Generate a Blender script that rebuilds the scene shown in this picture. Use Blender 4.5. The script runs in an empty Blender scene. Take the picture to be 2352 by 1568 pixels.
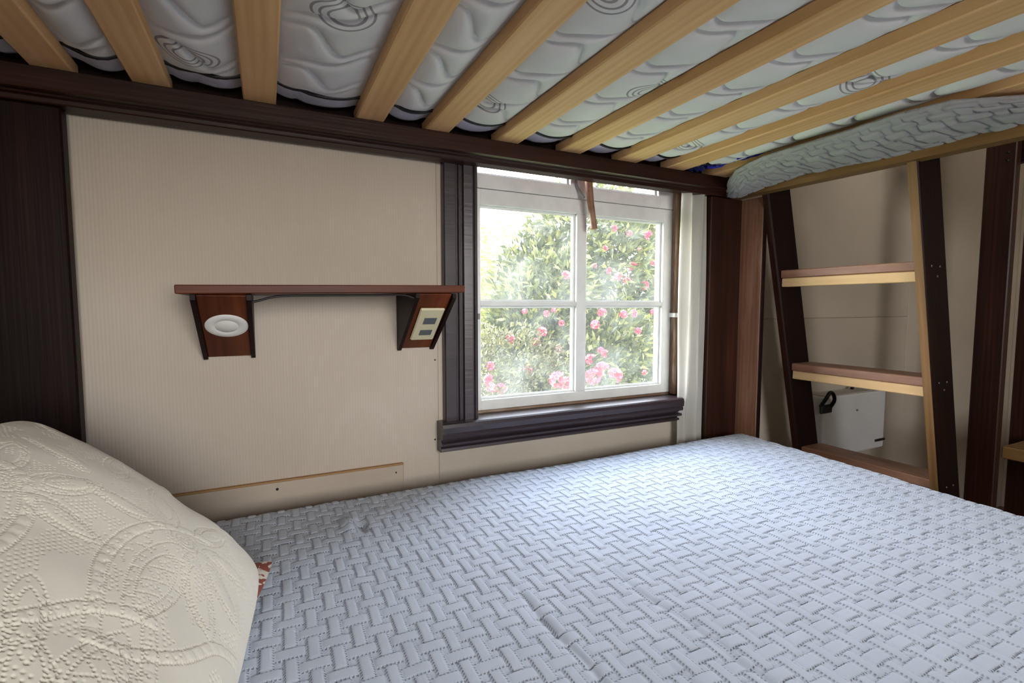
import bpy, bmesh, math, random
import numpy as np
from mathutils import Vector, Matrix

random.seed(7); rng = np.random.default_rng(7)
scene = bpy.context.scene
COL = scene.collection

# ------------------------------------------------------------------ camera
YAW, PITCH = math.radians(26.267), math.radians(4.08)
cyw, syw, cpt, spt = math.cos(YAW), math.sin(YAW), math.cos(PITCH), math.sin(PITCH)
FWD = Vector((syw*cpt, cyw*cpt, -spt)); RGT = Vector((cyw, -syw, 0)); UPV = RGT.cross(FWD)
cam_data = bpy.data.cameras.new('camera'); cam = bpy.data.objects.new('camera', cam_data); COL.objects.link(cam)
cam.matrix_world = Matrix(((RGT.x, UPV.x, -FWD.x, 0.0), (RGT.y, UPV.y, -FWD.y, -1.2), (RGT.z, UPV.z, -FWD.z, 1.1), (0, 0, 0, 1)))
cam_data.sensor_width = 36.0; cam_data.lens = 36.0*1140.4/2352; cam_data.clip_start = 0.01
scene.camera = cam

# ------------------------------------------------------------------ sky, sun, exposure
world = bpy.data.worlds.new('sky'); scene.world = world; world.use_nodes = True
wn = world.node_tree.nodes; wl = world.node_tree.links
bg = wn['Background']; tc = wn.new('ShaderNodeTexCoord'); sx = wn.new('ShaderNodeSeparateXYZ'); rp = wn.new('ShaderNodeValToRGB')
wl.new(tc.outputs['Generated'], sx.inputs[0]); wl.new(sx.outputs['Z'], rp.inputs[0]); wl.new(rp.outputs[0], bg.inputs['Color'])
rp.color_ramp.elements[0].position = 0.0; rp.color_ramp.elements[0].color = (1.0, 0.97, 0.91, 1)
rp.color_ramp.elements[1].position = 0.75; rp.color_ramp.elements[1].color = (0.70, 0.81, 1.0, 1)
bg.inputs['Strength'].default_value = 9.0
sun_d = bpy.data.lights.new('sun', 'SUN'); sun_d.energy = 7.0; sun_d.angle = math.radians(3); sun_d.color = (1.0, 0.93, 0.80)
sun = bpy.data.objects.new('sun', sun_d); COL.objects.link(sun)
sun.rotation_euler = Vector((-0.75, 0.55, -0.95)).to_track_quat('-Z', 'Y').to_euler()
def portal(name, loc, rx, sx_, sy_):
    l = bpy.data.lights.new(name, 'AREA'); l.shape = 'RECTANGLE'; l.size = sx_; l.size_y = sy_; l.cycles.is_portal = True
    o = bpy.data.objects.new(name, l); COL.objects.link(o); o.location = loc; o.rotation_euler = rx; return o
portal('portal_garden_window', (0.835, 0.10, 1.31), (math.radians(-90), 0, 0), 0.74, 1.06)
portal('portal_fill_opening', (0.35, -3.28, 1.45), (math.radians(90), 0, 0), 1.16, 1.0)  # portal at the unseen opening added for daylight fill
scene.view_settings.view_transform = 'Standard'; scene.view_settings.look = 'None'
scene.view_settings.exposure = 1.15; scene.view_settings.gamma = 1.0; scene.view_settings.use_curve_mapping = False
try:
    scene.cycles.use_denoising = True; scene.cycles.max_bounces = 7; scene.cycles.diffuse_bounces = 4; scene.cycles.glossy_bounces = 2; scene.cycles.use_adaptive_sampling = True; scene.cycles.adaptive_threshold = 0.045
    scene.cycles.transparent_max_bounces = 12; scene.cycles.sample_clamp_indirect = 8.0
    scene.cycles.caustics_reflective = False; scene.cycles.caustics_refractive = False
except Exception: pass

# ------------------------------------------------------------------ helpers
def thing(name, label, cat, loc=(0, 0, 0), group=None, kind=None):
    o = bpy.data.objects.new(name, None); COL.objects.link(o); o.location = loc; o.empty_display_size = 0.05
    o['label'] = label; o['category'] = cat
    if group: o['group'] = group
    if kind: o['kind'] = kind
    return o
def tag(o, label=None, cat=None, group=None, kind=None):
    for k, v in (('label', label), ('category', cat), ('group', group), ('kind', kind)):
        if v: o[k] = v
    return o
def root_matrix(o):
    m = Matrix.Translation(o.location)
    m = m @ o.rotation_euler.to_matrix().to_4x4()
    if o.parent: m = root_matrix(o.parent) @ o.matrix_parent_inverse @ m
    return m
def attach(o, parent):
    if parent is not None:
        o.parent = parent; o.matrix_parent_inverse = root_matrix(parent).inverted()
    return o
def mesh_obj(name, verts, faces, mat, parent=None, smooth=False, center=True):
    v = np.asarray(verts, dtype=float)
    c = (v.min(0)+v.max(0))/2 if center else np.zeros(3)
    me = bpy.data.meshes.new(name); me.from_pydata((v-c).tolist(), [], [tuple(map(int, f)) for f in faces]); me.update()
    if smooth: me.polygons.foreach_set('use_smooth', [True]*len(me.polygons))
    o = bpy.data.objects.new(name, me); COL.objects.link(o); o.location = c
    if mat: me.materials.append(mat)
    return attach(o, parent)
def grid_obj(name, P, mat, parent=None, closed_u=False, uv=None):
    """P: (n,m,3) array of points -> smooth quad grid"""
    n, m, _ = P.shape
    idx = np.arange(n*m).reshape(n, m)
    if closed_u: idx = np.vstack([idx, idx[:1]])
    q = np.stack([idx[:-1, :-1], idx[1:, :-1], idx[1:, 1:], idx[:-1, 1:]], -1).reshape(-1, 4)
    v = P.reshape(-1, 3); c = (v.min(0)+v.max(0))/2
    me = bpy.data.meshes.new(name)
    me.vertices.add(len(v)); me.vertices.foreach_set('co', (v-c).astype(np.float32).ravel())
    me.loops.add(q.size); me.loops.foreach_set('vertex_index', q.astype(np.int32).ravel())
    me.polygons.add(len(q)); me.polygons.foreach_set('loop_start', np.arange(0, q.size, 4, dtype=np.int32))
    if uv is not None:
        l = me.uv_layers.new(name='cloth'); l.data.foreach_set('uv', uv.reshape(-1, 2)[q.ravel()].astype(np.float32).ravel())
    me.update(calc_edges=True); me.validate()
    me.polygons.foreach_set('use_smooth', np.ones(len(me.polygons), dtype=bool))
    o = bpy.data.objects.new(name, me); COL.objects.link(o); o.location = c; me.materials.append(mat)
    return attach(o, parent)
def from_bm(name, bm, mat, parent=None, smooth=False, matrix=None):
    me = bpy.data.meshes.new(name); bm.to_mesh(me); bm.free()
    if smooth: me.polygons.foreach_set('use_smooth', [True]*len(me.polygons))
    me.materials.append(mat)
    o = bpy.data.objects.new(name, me); COL.objects.link(o)
    if matrix is not None: o.matrix_world = matrix
    if parent is not None:
        o.parent = parent; o.matrix_parent_inverse = root_matrix(parent).inverted()
    return o
def box(name, lo, hi, mat, parent=None, bevel=0.002, axis=None, segs=1):
    """axis aligned box whose local X runs along its longest side (grain direction)"""
    lo, hi = Vector(lo), Vector(hi); d = hi-lo; c = (lo+hi)/2
    ax = axis if axis is not None else max(range(3), key=lambda i: d[i])
    if ax == 0: R, L = Matrix.Identity(3), d
    elif ax == 1: R, L = Matrix(((0, -1, 0), (1, 0, 0), (0, 0, 1))), Vector((d.y, d.x, d.z))
    else: R, L = Matrix(((0, 0, -1), (0, 1, 0), (1, 0, 0))), Vector((d.z, d.y, d.x))
    bm = bmesh.new(); bmesh.ops.create_cube(bm, size=1.0)
    bmesh.ops.scale(bm, vec=L, verts=bm.verts)
    if bevel: bmesh.ops.bevel(bm, geom=list(bm.edges), offset=min(bevel, min(L)*0.4), segments=segs, affect='EDGES', profile=0.6)
    return from_bm(name, bm, mat, parent, matrix=Matrix.Translation(c) @ R.to_4x4())
def board(name, p0, p1, w, t, wdir, mat, parent=None, bevel=0.002):
    """plank from p0 to p1 (centre line), width w along wdir, thickness t across"""
    p0, p1 = Vector(p0), Vector(p1); X = (p1-p0).normalized(); Y = Vector(wdir); Y = (Y-X*Y.dot(X)).normalized(); Z = X.cross(Y)
    bm = bmesh.new(); bmesh.ops.create_cube(bm, size=1.0)
    bmesh.ops.scale(bm, vec=((p1-p0).length, w, t), verts=bm.verts)
    if bevel: bmesh.ops.bevel(bm, geom=list(bm.edges), offset=min(bevel, t*.4, w*.4), segments=1, affect='EDGES', profile=0.6)
    M = Matrix((X, Y, Z)).transposed().to_4x4(); M.translation = (p0+p1)/2
    return from_bm(name, bm, mat, parent, matrix=M)
def extrude_profile(name, prof, axis, a, b, mat, parent=None, smooth=False):
    """closed 2-D profile extruded along axis ('x','z' or 'y') from a to b; prof pts are the two other coords in xyz order"""
    n = len(prof); vs = []
    for t in (a, b):
        for (p, q) in prof:
            vs.append({'x': (t, p, q), 'y': (p, t, q), 'z': (p, q, t)}[axis])
    fs = [(i, (i+1) % n, n+(i+1) % n, n+i) for i in range(n)] + [tuple(range(n))[::-1], tuple(range(n, 2*n))]
    o = mesh_obj(name, vs, fs, mat, parent, smooth)
    bm = bmesh.new(); bm.from_mesh(o.data); bmesh.ops.recalc_face_normals(bm, faces=bm.faces); bm.to_mesh(o.data); bm.free()
    return o
def tube(name, pts, r, mat, parent=None, seg=8, smooth_curve=True):
    P = [Vector(p) for p in pts]
    if smooth_curve and len(P) > 2:
        Q = []
        for i in range(len(P)-1):
            a, b, c, d = P[max(i-1, 0)], P[i], P[i+1], P[min(i+2, len(P)-1)]
            for k in range(6):
                t = k/6; Q.append(0.5*((2*b)+(c-a)*t+(2*a-5*b+4*c-d)*t*t+(3*b-a-3*c+d)*t**3))
        Q.append(P[-1]); P = Q
    rr = r if callable(r) else (lambda s: r)
    vs, fs = [], []
    N = Vector((0.31, 0.17, 0.93))
    for i, p in enumerate(P):
        T = (P[min(i+1, len(P)-1)]-P[max(i-1, 0)]).normalized(); N = (N-T*N.dot(T)).normalized(); B = T.cross(N)
        for k in range(seg):
            a = 2*math.pi*k/seg; vs.append(p+(N*math.cos(a)+B*math.sin(a))*rr(i/(len(P)-1)))
    for i in range(len(P)-1):
        for k in range(seg):
            fs.append((i*seg+k, i*seg+(k+1) % seg, (i+1)*seg+(k+1) % seg, (i+1)*seg+k))
    fs += [tuple(range(seg))[::-1], tuple(range((len(P)-1)*seg, len(P)*seg))]
    return mesh_obj(name, [tuple(v) for v in vs], fs, mat, parent, smooth=True)
def lathe(name, prof, M, mat, parent=None, seg=40):
    """prof: list of (r, z) revolved round local z, placed with matrix M"""
    bm = bmesh.new(); rings = []
    for r, z in prof:
        rings.append([bm.verts.new((r*math.cos(2*math.pi*k/seg), r*math.sin(2*math.pi*k/seg), z)) for k in range(seg)])
    for a, b in zip(rings, rings[1:]):
        for k in range(seg): bm.faces.new((a[k], a[(k+1) % seg], b[(k+1) % seg], b[k]))
    bm.faces.new(rings[0][::-1]); bm.faces.new(rings[-1])
    return from_bm(name, bm, mat, parent, smooth=True, matrix=M)

# ------------------------------------------------------------------ materials
class NT:
    def __init__(s, name):
        s.m = bpy.data.materials.new(name); s.m.use_nodes = True; s.t = s.m.node_tree; s.n = s.t.nodes
        s.b = s.n['Principled BSDF']; s.out = s.n['Material Output']
    def add(s, kind, **kw):
        n = s.n.new(kind)
        for k, v in kw.items():
            if k.startswith('_'): setattr(n, k[1:], v)
            elif k.startswith('i'): n.inputs[int(k[1:])].default_value = v
            else: n.inputs[k].default_value = v
        return n
    def link(s, a, b): s.t.links.new(a, b)
    def ramp(s, fac, stops):
        r = s.n.new('ShaderNodeValToRGB'); e = r.color_ramp.elements
        while len(e) < len(stops): e.new(0.5)
        for k, (p, c) in enumerate(stops): e[k].position = p; e[k].color = (*c, 1) if len(c) == 3 else c
        s.link(fac, r.inputs[0]); return r
    def coords(s, scale=(1, 1, 1), rand=True, kind='Object'):
        t = s.n.new('ShaderNodeTexCoord'); src = t.outputs[kind]
        if rand:
            oi = s.n.new('ShaderNodeObjectInfo'); mu = s.add('ShaderNodeMath', _operation='MULTIPLY', i1=37.0); s.link(oi.outputs['Random'], mu.inputs[0])
            va = s.add('ShaderNodeVectorMath', _operation='ADD'); s.link(src, va.inputs[0]); s.link(mu.outputs[0], va.inputs[1]); src = va.outputs[0]
        mp = s.add('ShaderNodeMapping'); mp.inputs['Scale'].default_value = scale; s.link(src, mp.inputs[0]); return mp.outputs[0]
    def noise(s, vec, scale, detail=4.0, rough=0.55, dist=0.0):
        n = s.add('ShaderNodeTexNoise', Scale=scale, Detail=detail, Roughness=rough, Distortion=dist); s.link(vec, n.inputs['Vector']); return n.outputs['Fac']
    def math(s, op, a, b=None, c=None):
        n = s.n.new('ShaderNodeMath'); n.operation = op
        for k, v in enumerate((a, b, c)):
            if v is None: continue
            if hasattr(v, 'links'): s.link(v, n.inputs[k])
            else: n.inputs[k].default_value = v
        return n.outputs[0]
    def mix(s, fac, a, b, blend='MIX'):
        n = s.n.new('ShaderNodeMix'); n.data_type = 'RGBA'; n.blend_type = blend
        for sock, v in ((n.inputs['Factor'], fac), (n.inputs[6], a), (n.inputs[7], b)):
            if hasattr(v, 'links'): s.link(v, sock)
            else: sock.default_value = v if not isinstance(v, tuple) or len(v) == 4 else (*v, 1)
        return n.outputs[2]
    def bump(s, h, strength=0.3, dist=0.002):
        b = s.add('ShaderNodeBump', Strength=strength, Distance=dist); s.link(h, b.inputs['Height']); s.link(b.outputs[0], s.b.inputs['Normal']); return b
    def color(s, c):
        if hasattr(c, 'links'): s.link(c, s.b.inputs['Base Color'])
        else: s.b.inputs['Base Color'].default_value = (*c, 1)
    def rough(s, r): s.b.inputs['Roughness'].default_value = r

def wood(name, dark, mid, light, rough=0.5, grain=1.0, knots=0.0, knotcol=(0.12, 0.05, 0.02), spec=0.4, wear=None, wave=0.08):
    m = NT(name)
    v = m.coords((1.6, 22*grain, 22*grain))
    n1 = m.noise(v, 1.0, 3, 0.6, 0.35)
    v2 = m.coords((4, 140*grain, 140*grain)); n2 = m.noise(v2, 1.0, 1, 0.6)
    v3 = m.coords((1.0, 9, 9)); w = m.add('ShaderNodeTexWave', _bands_direction='Y', Scale=2.2*grain, Distortion=5.0, Detail=2.0); w.inputs['Detail Scale'].default_value = 0.6; m.link(v3, w.inputs['Vector'])
    n5 = m.noise(m.coords((2.5, 5, 5)), 1.0, 2)
    f = m.math('ADD', m.math('MULTIPLY', n1, 0.50), m.math('MULTIPLY', w.outputs['Fac'], wave)); f = m.math('ADD', f, m.math('MULTIPLY', n2, 0.14)); f = m.math('ADD', f, m.math('MULTIPLY', n5, 0.30-wave*.5))
    r = m.ramp(f, [(0.28, dark), (0.52, mid), (0.75, light)])
    col = r.outputs[0]
    if knots:
        v4 = m.coords((7, 14, 14)); vo = m.add('ShaderNodeTexVoronoi', Scale=1.0); m.link(v4, vo.inputs['Vector'])
        sep = m.n.new('ShaderNodeSeparateColor'); m.link(vo.outputs['Color'], sep.inputs[0])
        on = m.math('GREATER_THAN', sep.outputs[0], 1.0-knots)
        kr = m.ramp(vo.outputs['Distance'], [(0.07, (1, 1, 1)), (0.22, (0, 0, 0))])
        ring = m.ramp(vo.outputs['Distance'], [(0.0, (1, 1, 1)), (0.5, (0, 0, 0))])
        col = m.mix(m.math('MULTIPLY', m.math('MULTIPLY', on, ring.outputs[0]), 0.30), col, dark)
        col = m.mix(m.math('MULTIPLY', m.math('MULTIPLY', on, kr.outputs[0]), 0.8), col, knotcol)
    if wear:
        nw = m.noise(m.coords((3, 12, 12)), 1.3, 3, 0.7); wr = m.ramp(nw, [(0.52, (0, 0, 0)), (0.72, (1, 1, 1))])
        col = m.mix(m.math('MULTIPLY', wr.outputs[0], 0.65), col, wear)
    m.color(col); m.rough(rough); m.b.inputs['Specular IOR Level'].default_value = spec
    m.bump(n2, 0.25, 0.0015)
    return m.m
def plain(name, col, rough=0.6, spec=0.4, noise=0.0, nscale=30, bump=0.0, metal=0.0):
    m = NT(name); c = col
    v = m.coords((1, 1, 1)); n = m.noise(v, nscale, 4)
    if noise:
        d = tuple(x*(1-noise) for x in col); l = tuple(min(1, x*(1+noise*.6)) for x in col)
        c = m.ramp(n, [(0.3, d), (0.7, l)]).outputs[0]
    m.color(c); m.rough(rough); m.b.inputs['Specular IOR Level'].default_value = spec; m.b.inputs['Metallic'].default_value = metal
    if bump: m.bump(n, bump, 0.002)
    return m.m

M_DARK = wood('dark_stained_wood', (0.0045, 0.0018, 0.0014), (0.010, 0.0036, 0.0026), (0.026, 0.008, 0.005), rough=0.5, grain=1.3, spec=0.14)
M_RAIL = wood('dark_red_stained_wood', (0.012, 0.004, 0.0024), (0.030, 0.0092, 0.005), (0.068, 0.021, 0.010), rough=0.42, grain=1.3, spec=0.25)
M_RED = wood('red_brown_varnished_wood', (0.020, 0.005, 0.003), (0.11, 0.025, 0.008), (0.26, 0.070, 0.020), rough=0.45, grain=0.7, spec=0.2, wave=0.02)
M_PINE = wood('pale_pine', (0.50, 0.270, 0.105), (0.68, 0.41, 0.190), (0.76, 0.51, 0.27), rough=0.55, knots=0.05, spec=0.25)
M_PINE2 = wood('sawn_pale_pine', (0.55, 0.35, 0.16), (0.72, 0.50, 0.26), (0.80, 0.60, 0.35), rough=0.6, knots=0.08, spec=0.25)
M_OLIVE = wood('weathered_brown_pine', (0.10, 0.050, 0.016), (0.20, 0.105, 0.036), (0.31, 0.18, 0.07), rough=0.5, knots=0.03)
M_MID = wood('worn_reddish_wood', (0.13, 0.055, 0.032), (0.26, 0.125, 0.075), (0.40, 0.22, 0.14), rough=0.45, grain=1.2, wear=(0.36, 0.22, 0.15))
M_CASING = wood('purple_brown_painted_wood', (0.020, 0.013, 0.016), (0.034, 0.023, 0.028), (0.055, 0.040, 0.047), rough=0.33, grain=0.8, spec=0.6)
M_JAMB = wood('rough_brown_jamb_wood', (0.10, 0.055, 0.030), (0.22, 0.13, 0.08), (0.42, 0.30, 0.21), rough=0.7, grain=1.6, wear=(0.55, 0.46, 0.38))
M_WHITE = plain('white_window_paint', (0.80, 0.81, 0.79), 0.45, 0.4, 0.10, 14, 0.05)
M_BONE = plain('ivory_plastic', (0.62, 0.56, 0.36), 0.3, 0.5)
M_LAMP = plain('white_lamp_plastic', (0.78, 0.77, 0.73), 0.35, 0.4)
M_GREYP = plain('grey_socket_plastic', (0.10, 0.11, 0.12), 0.5)
M_BLACK = plain('black_plastic', (0.006, 0.006, 0.007), 0.4)
M_GREYM = plain('grey_metal', (0.22, 0.22, 0.22), 0.4, 0.5, metal=0.8)
M_HEATER = plain('white_enamel', (0.60, 0.60, 0.60), 0.4, 0.4, 0.05, 8)
M_BLUE = plain('blue_plastic_bag', (0.020, 0.025, 0.42), 0.35, 0.5, 0.35, 60, 0.4)
M_NAVY = plain('navy_cloth', (0.02, 0.025, 0.11), 0.8, 0.2, 0.4, 40, 0.3)
M_PRINT = plain('black_print', (0.004, 0.004, 0.02), 0.5)
M_FLOOR = wood('floor_boards', (0.06, 0.035, 0.02), (0.13, 0.075, 0.045), (0.2, 0.12, 0.08), rough=0.4)
M_CEIL = plain('ceiling_paint', (0.70, 0.68, 0.63), 0.8)
M_BARK = plain('bark', (0.10, 0.07, 0.05), 0.9, 0.2, 0.5, 20, 0.5)

def wallpaper():
    m = NT('ribbed_beige_wallpaper'); v = m.coords((1, 1, 1), rand=False)
    w = m.add('ShaderNodeTexWave', _bands_direction='X', Scale=52.0, Distortion=0.35, Detail=1.0); m.link(v, w.inputs['Vector'])
    n = m.noise(v, 2.2, 4); st = m.noise(m.coords((60, 1, 1.2), rand=False), 1.0, 3)
    c = m.ramp(n, [(0.3, (0.50, 0.425, 0.350)), (0.7, (0.56, 0.485, 0.410))]).outputs[0]
    c = m.mix(m.math('MULTIPLY', w.outputs['Fac'], 0.10), c, (0.36, 0.275, 0.195, 1))
    c = m.mix(m.math('MULTIPLY', st, 0.14), c, (0.37, 0.28, 0.20, 1))
    m.color(c); m.rough(0.72); m.b.inputs['Specular IOR Level'].default_value = 0.25
    m.bump(w.outputs['Fac'], 0.22, 0.0012); return m.m
M_PAPER = wallpaper()
M_WALL2 = plain('plain_beige_wall_board', (0.47, 0.405, 0.330), 0.7, 0.25, 0.10, 3, 0.03)
M_BASEB = plain('painted_beige_board', (0.46, 0.38, 0.30), 0.55, 0.3, 0.08, 5)

def fabric(name, col, weave=900, strength=0.12, sheen=0.15, dark=None):
    m = NT(name); v = m.coords((1, 1, 1), rand=False); n = m.noise(v, weave, 2); n2 = m.noise(v, 9, 4)
    d = dark or tuple(x*0.9 for x in col)
    m.color(m.ramp(n2, [(0.3, d), (0.7, col)]).outputs[0]); m.rough(0.85)
    m.b.inputs['Specular IOR Level'].default_value = 0.2; m.b.inputs['Sheen Weight'].default_value = sheen
    m.bump(n, strength, 0.0006); return m.m
M_QUILT = fabric('pale_blue_quilt_cotton', (0.49, 0.535, 0.625))
def add_stitches(mat, px=0.0258, py=0.0312, w=0.63, dash=0.0046, depth=0.0023):
    """dashed stitch rows along the outline of every woven rectangle, as fine relief"""
    m = NT.__new__(NT); m.m = mat; m.t = mat.node_tree; m.n = m.t.nodes; m.b = m.n['Principled BSDF']
    u = m.n.new('ShaderNodeUVMap'); u.uv_map = 'cloth'; sp = m.n.new('ShaderNodeSeparateXYZ'); m.link(u.outputs[0], sp.inputs[0])
    a, b = m.math('DIVIDE', sp.outputs[0], px), m.math('DIVIDE', sp.outputs[1], py)
    par = m.math('FLOORED_MODULO', m.math('ADD', m.math('FLOOR', a), m.math('FLOOR', b)), 2.0)
    ax = m.math('ABSOLUTE', m.math('SUBTRACT', m.math('FRACT', a), 0.5)); ay = m.math('ABSOLUTE', m.math('SUBTRACT', m.math('FRACT', b), 0.5))
    def line(v, wid): return m.math('MAXIMUM', m.math('SUBTRACT', 1.0, m.math('DIVIDE', m.math('ABSOLUTE', m.math('SUBTRACT', v, w/2-.035)), wid)), 0.0)
    def dashes(c): return m.math('MAXIMUM', m.math('MULTIPLY_ADD', m.math('SINE', m.math('MULTIPLY', c, 6.2832/dash)), 0.7, 0.3), 0.0)
    lx_ = m.math('MULTIPLY', line(ax, 0.062), dashes(sp.outputs[1])); ly_ = m.math('MULTIPLY', line(ay, 0.052), dashes(sp.outputs[0]))
    ox = m.math('GREATER_THAN', ax, w/2); oy = m.math('GREATER_THAN', ay, w/2)
    ev = m.math('MAXIMUM', lx_, m.math('MULTIPLY', ly_, ox)); od = m.math('MAXIMUM', ly_, m.math('MULTIPLY', lx_, oy))
    st = m.math('ADD', m.math('MULTIPLY', ev, m.math('SUBTRACT', 1.0, par)), m.math('MULTIPLY', od, par))
    bp = m.add('ShaderNodeBump', Strength=1.0, Distance=depth, _invert=True); m.link(st, bp.inputs['Height'])
    old = m.b.inputs['Normal'].links[0].from_node; m.link(bp.outputs[0], old.inputs['Normal'])
add_stitches(M_QUILT)
M_BLANKET = fabric('grey_quilted_blanket', (0.31, 0.31, 0.315))
M_PILLOW = fabric('ivory_matelasse_cotton', (0.74, 0.70, 0.60))
M_MATT2 = fabric('white_mattress_cotton', (0.7, 0.7, 0.7))
M_SIDE = fabric('lilac_grey_velour', (0.70, 0.67, 0.73), 120, 0.5, 0.4, dark=(0.56, 0.53, 0.60))

def curtain_mat():
    m = NT('white_curtain_cotton'); v = m.coords((1, 1, 1), rand=False); n = m.noise(v, 700, 2); n2 = m.noise(v, 6, 3)
    m.color(m.ramp(n2, [(0.3, (0.62, 0.60, 0.54)), (0.7, (0.72, 0.70, 0.64))]).outputs[0]); m.rough(0.85)
    m.bump(n, 0.1, 0.0006)
    tr = m.add('ShaderNodeBsdfTranslucent'); tr.inputs[0].default_value = (0.8, 0.78, 0.70, 1)
    mx = m.add('ShaderNodeMixShader', i0=0.45); m.link(m.b.outputs[0], mx.inputs[1]); m.link(tr.outputs[0], mx.inputs[2]); m.link(mx.outputs[0], m.out.inputs[0]); return m.m
M_CURTAIN = curtain_mat()

def redpillow():
    m = NT('red_floral_cotton'); v = m.coords((1, 1, 1), rand=False)
    n = m.noise(v, 38, 2, 0.5, 1.2); r = m.ramp(n, [(0.49, (0.66, 0.60, 0.52)), (0.51, (0.24, 0.055, 0.03))]); m.color(r.outputs[0]); m.rough(0.85); return m.m
M_REDPILLOW = redpillow()

SWIRLS = [(0.110, -0.449), (0.407, -0.250), (0.662, -0.444), (0.964, -0.247), (0.988, -0.646), (0.409, -0.647), (-0.10, -0.22), (0.70, -0.83), (1.24, -0.44)]
def mattress_print():
    m = NT('white_ticking_with_grey_swirls'); t = m.n.new('ShaderNodeNewGeometry'); sep = m.n.new('ShaderNodeSeparateXYZ'); m.link(t.outputs['Position'], sep.inputs[0])
    near = None
    for k, (x, y) in enumerate(SWIRLS):
        dx = m.math('SUBTRACT', sep.outputs[0], x); dy = m.math('SUBTRACT', sep.outputs[1], y)
        r = m.math('ADD', m.math('MULTIPLY', dx, dx), m.math('MULTIPLY', m.math('MULTIPLY', dy, dy), 1.55))
        near = r if near is None else m.math('MINIMUM', near, r)
    r = m.math('SQRT', near); tot = None
    for q in (0.043, 0.032, 0.021):
        f = m.math('LESS_THAN', m.math('ABSOLUTE', m.math('SUBTRACT', r, q)), 0.0019); tot = f if tot is None else m.math('MAXIMUM', tot, f)
    v = m.coords((1, 1, 1), rand=False); n2 = m.noise(v, 8, 3); n = m.noise(v, 800, 2)
    base = m.ramp(n2, [(0.3, (0.62, 0.61, 0.61)), (0.7, (0.70, 0.69, 0.68))]).outputs[0]
    m.color(m.mix(m.math('MULTIPLY', tot, 0.75), base, (0.16, 0.15, 0.16, 1))); m.rough(0.8); m.b.inputs['Specular IOR Level'].default_value = 0.2
    m.bump(n, 0.1, 0.0006); return m.m
M_TICK = mattress_print()

def glass():
    m = NT('dusty_hazed_window_glass'); v = m.coords((1, 1, 1), rand=False)
    tr = m.add('ShaderNodeBsdfTransparent'); df = m.add('ShaderNodeBsdfTranslucent'); df.inputs[0].default_value = (0.9, 0.95, 0.93, 1)
    gl = m.add('ShaderNodeBsdfGlossy'); gl.inputs['Roughness'].default_value = 0.02
    n = m.noise(v, 7, 5, 0.6); r = m.ramp(n, [(0.45, (0.014,)*3), (0.80, (0.06,)*3)])  # translucent film holds dirt spots and stands in for bloom over the garden
    mx = m.n.new('ShaderNodeMixShader'); m.link(r.outputs[0], mx.inputs[0]); m.link(tr.outputs[0], mx.inputs[1]); m.link(df.outputs[0], mx.inputs[2])
    fr = m.add('ShaderNodeFresnel', IOR=1.10); mx2 = m.n.new('ShaderNodeMixShader'); m.link(fr.outputs[0], mx2.inputs[0]); m.link(mx.outputs[0], mx2.inputs[1]); m.link(gl.outputs[0], mx2.inputs[2])
    m.link(mx2.outputs[0], m.out.inputs[0]); return m.m
M_GLASS = glass()

def leafmat(name, a, b, c):
    m = NT(name); g = m.n.new('ShaderNodeNewGeometry'); r = m.ramp(g.outputs['Random Per Island'], [(0.0, a), (0.5, b), (1.0, c)])
    m.color(r.outputs[0]); m.rough(0.5)
    tr = m.add('ShaderNodeBsdfTranslucent'); m.link(r.outputs[0], tr.inputs[0])
    mx = m.add('ShaderNodeMixShader', i0=0.3); m.link(m.b.outputs[0], mx.inputs[1]); m.link(tr.outputs[0], mx.inputs[2]); m.link(mx.outputs[0], m.out.inputs[0]); return m.m
M_LEAF = leafmat('rhododendron_leaf', (0.020, 0.027, 0.006), (0.050, 0.060, 0.013), (0.13, 0.13, 0.028))
M_LEAF2 = leafmat('twiggy_shrub_leaf', (0.026, 0.024, 0.007), (0.056, 0.052, 0.015), (0.10, 0.095, 0.030))
M_LEAF3 = leafmat('pale_tree_leaf', (0.10, 0.11, 0.018), (0.17, 0.18, 0.032), (0.27, 0.26, 0.06))
M_PETAL = leafmat('pink_petal', (0.26, 0.012, 0.035), (0.34, 0.035, 0.08), (0.42, 0.13, 0.16))
M_GRASS = plain('garden_ground', (0.16, 0.20, 0.07), 0.9, 0.2, 0.4, 3)

# ------------------------------------------------------------------ room shell
def struct(o): o['kind'] = 'structure'; return o
XL, XR, YF, ZC = -0.52, 3.6, -3.3, 2.45
OX0, OX1, OZ0, OZ1 = 0.472, 1.206, 0.795, 1.83
wall = thing('wall_back', 'beige ribbed wallpaper wall with the garden window', 'wall', (1.5, 0.06, 0), kind='structure')
def wpanel(lo, hi, mat, bevel=0.0012):
    # panel standing in the wall, local X stays world X
    return box('panel', lo, hi, mat, wall, bevel, axis=0)
wpanel((XL-.1, 0.0, 0.0), (0.3842, 0.12, ZC), M_PAPER)
wpanel((0.385, 0.002, 0.0), (1.40, 0.12, OZ0), M_WALL2)
wpanel((0.385, 0.002, OZ0), (OX0, 0.12, ZC), M_PAPER, 0)
wpanel((OX1, 0.002, OZ0), (1.40, 0.12, ZC), M_WALL2, 0)
wpanel((OX0, 0.002, OZ1), (OX1, 0.12, ZC), M_PAPER, 0)
wpanel((1.4025, 0.0, 0.0), (2.55, 0.12, 1.0532), M_WALL2)
wpanel((1.4025, 0.0, 1.054), (2.55, 0.12, ZC), M_WALL2)
wpanel((2.5525, 0.0, 0.0), (XR+.1, 0.12, ZC), M_WALL2)
struct(box('wall_left', (XL-.1, YF, 0), (XL, -0.001, ZC), M_WALL2, bevel=0))
struct(box('wall_right', (XR, YF, 0), (XR+.1, -0.001, ZC), M_WALL2, bevel=0))
wf = thing('wall_front', 'plain beige wall behind the camera with an added opening for fill light', 'wall', (1.5, YF, 0), kind='structure')
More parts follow.
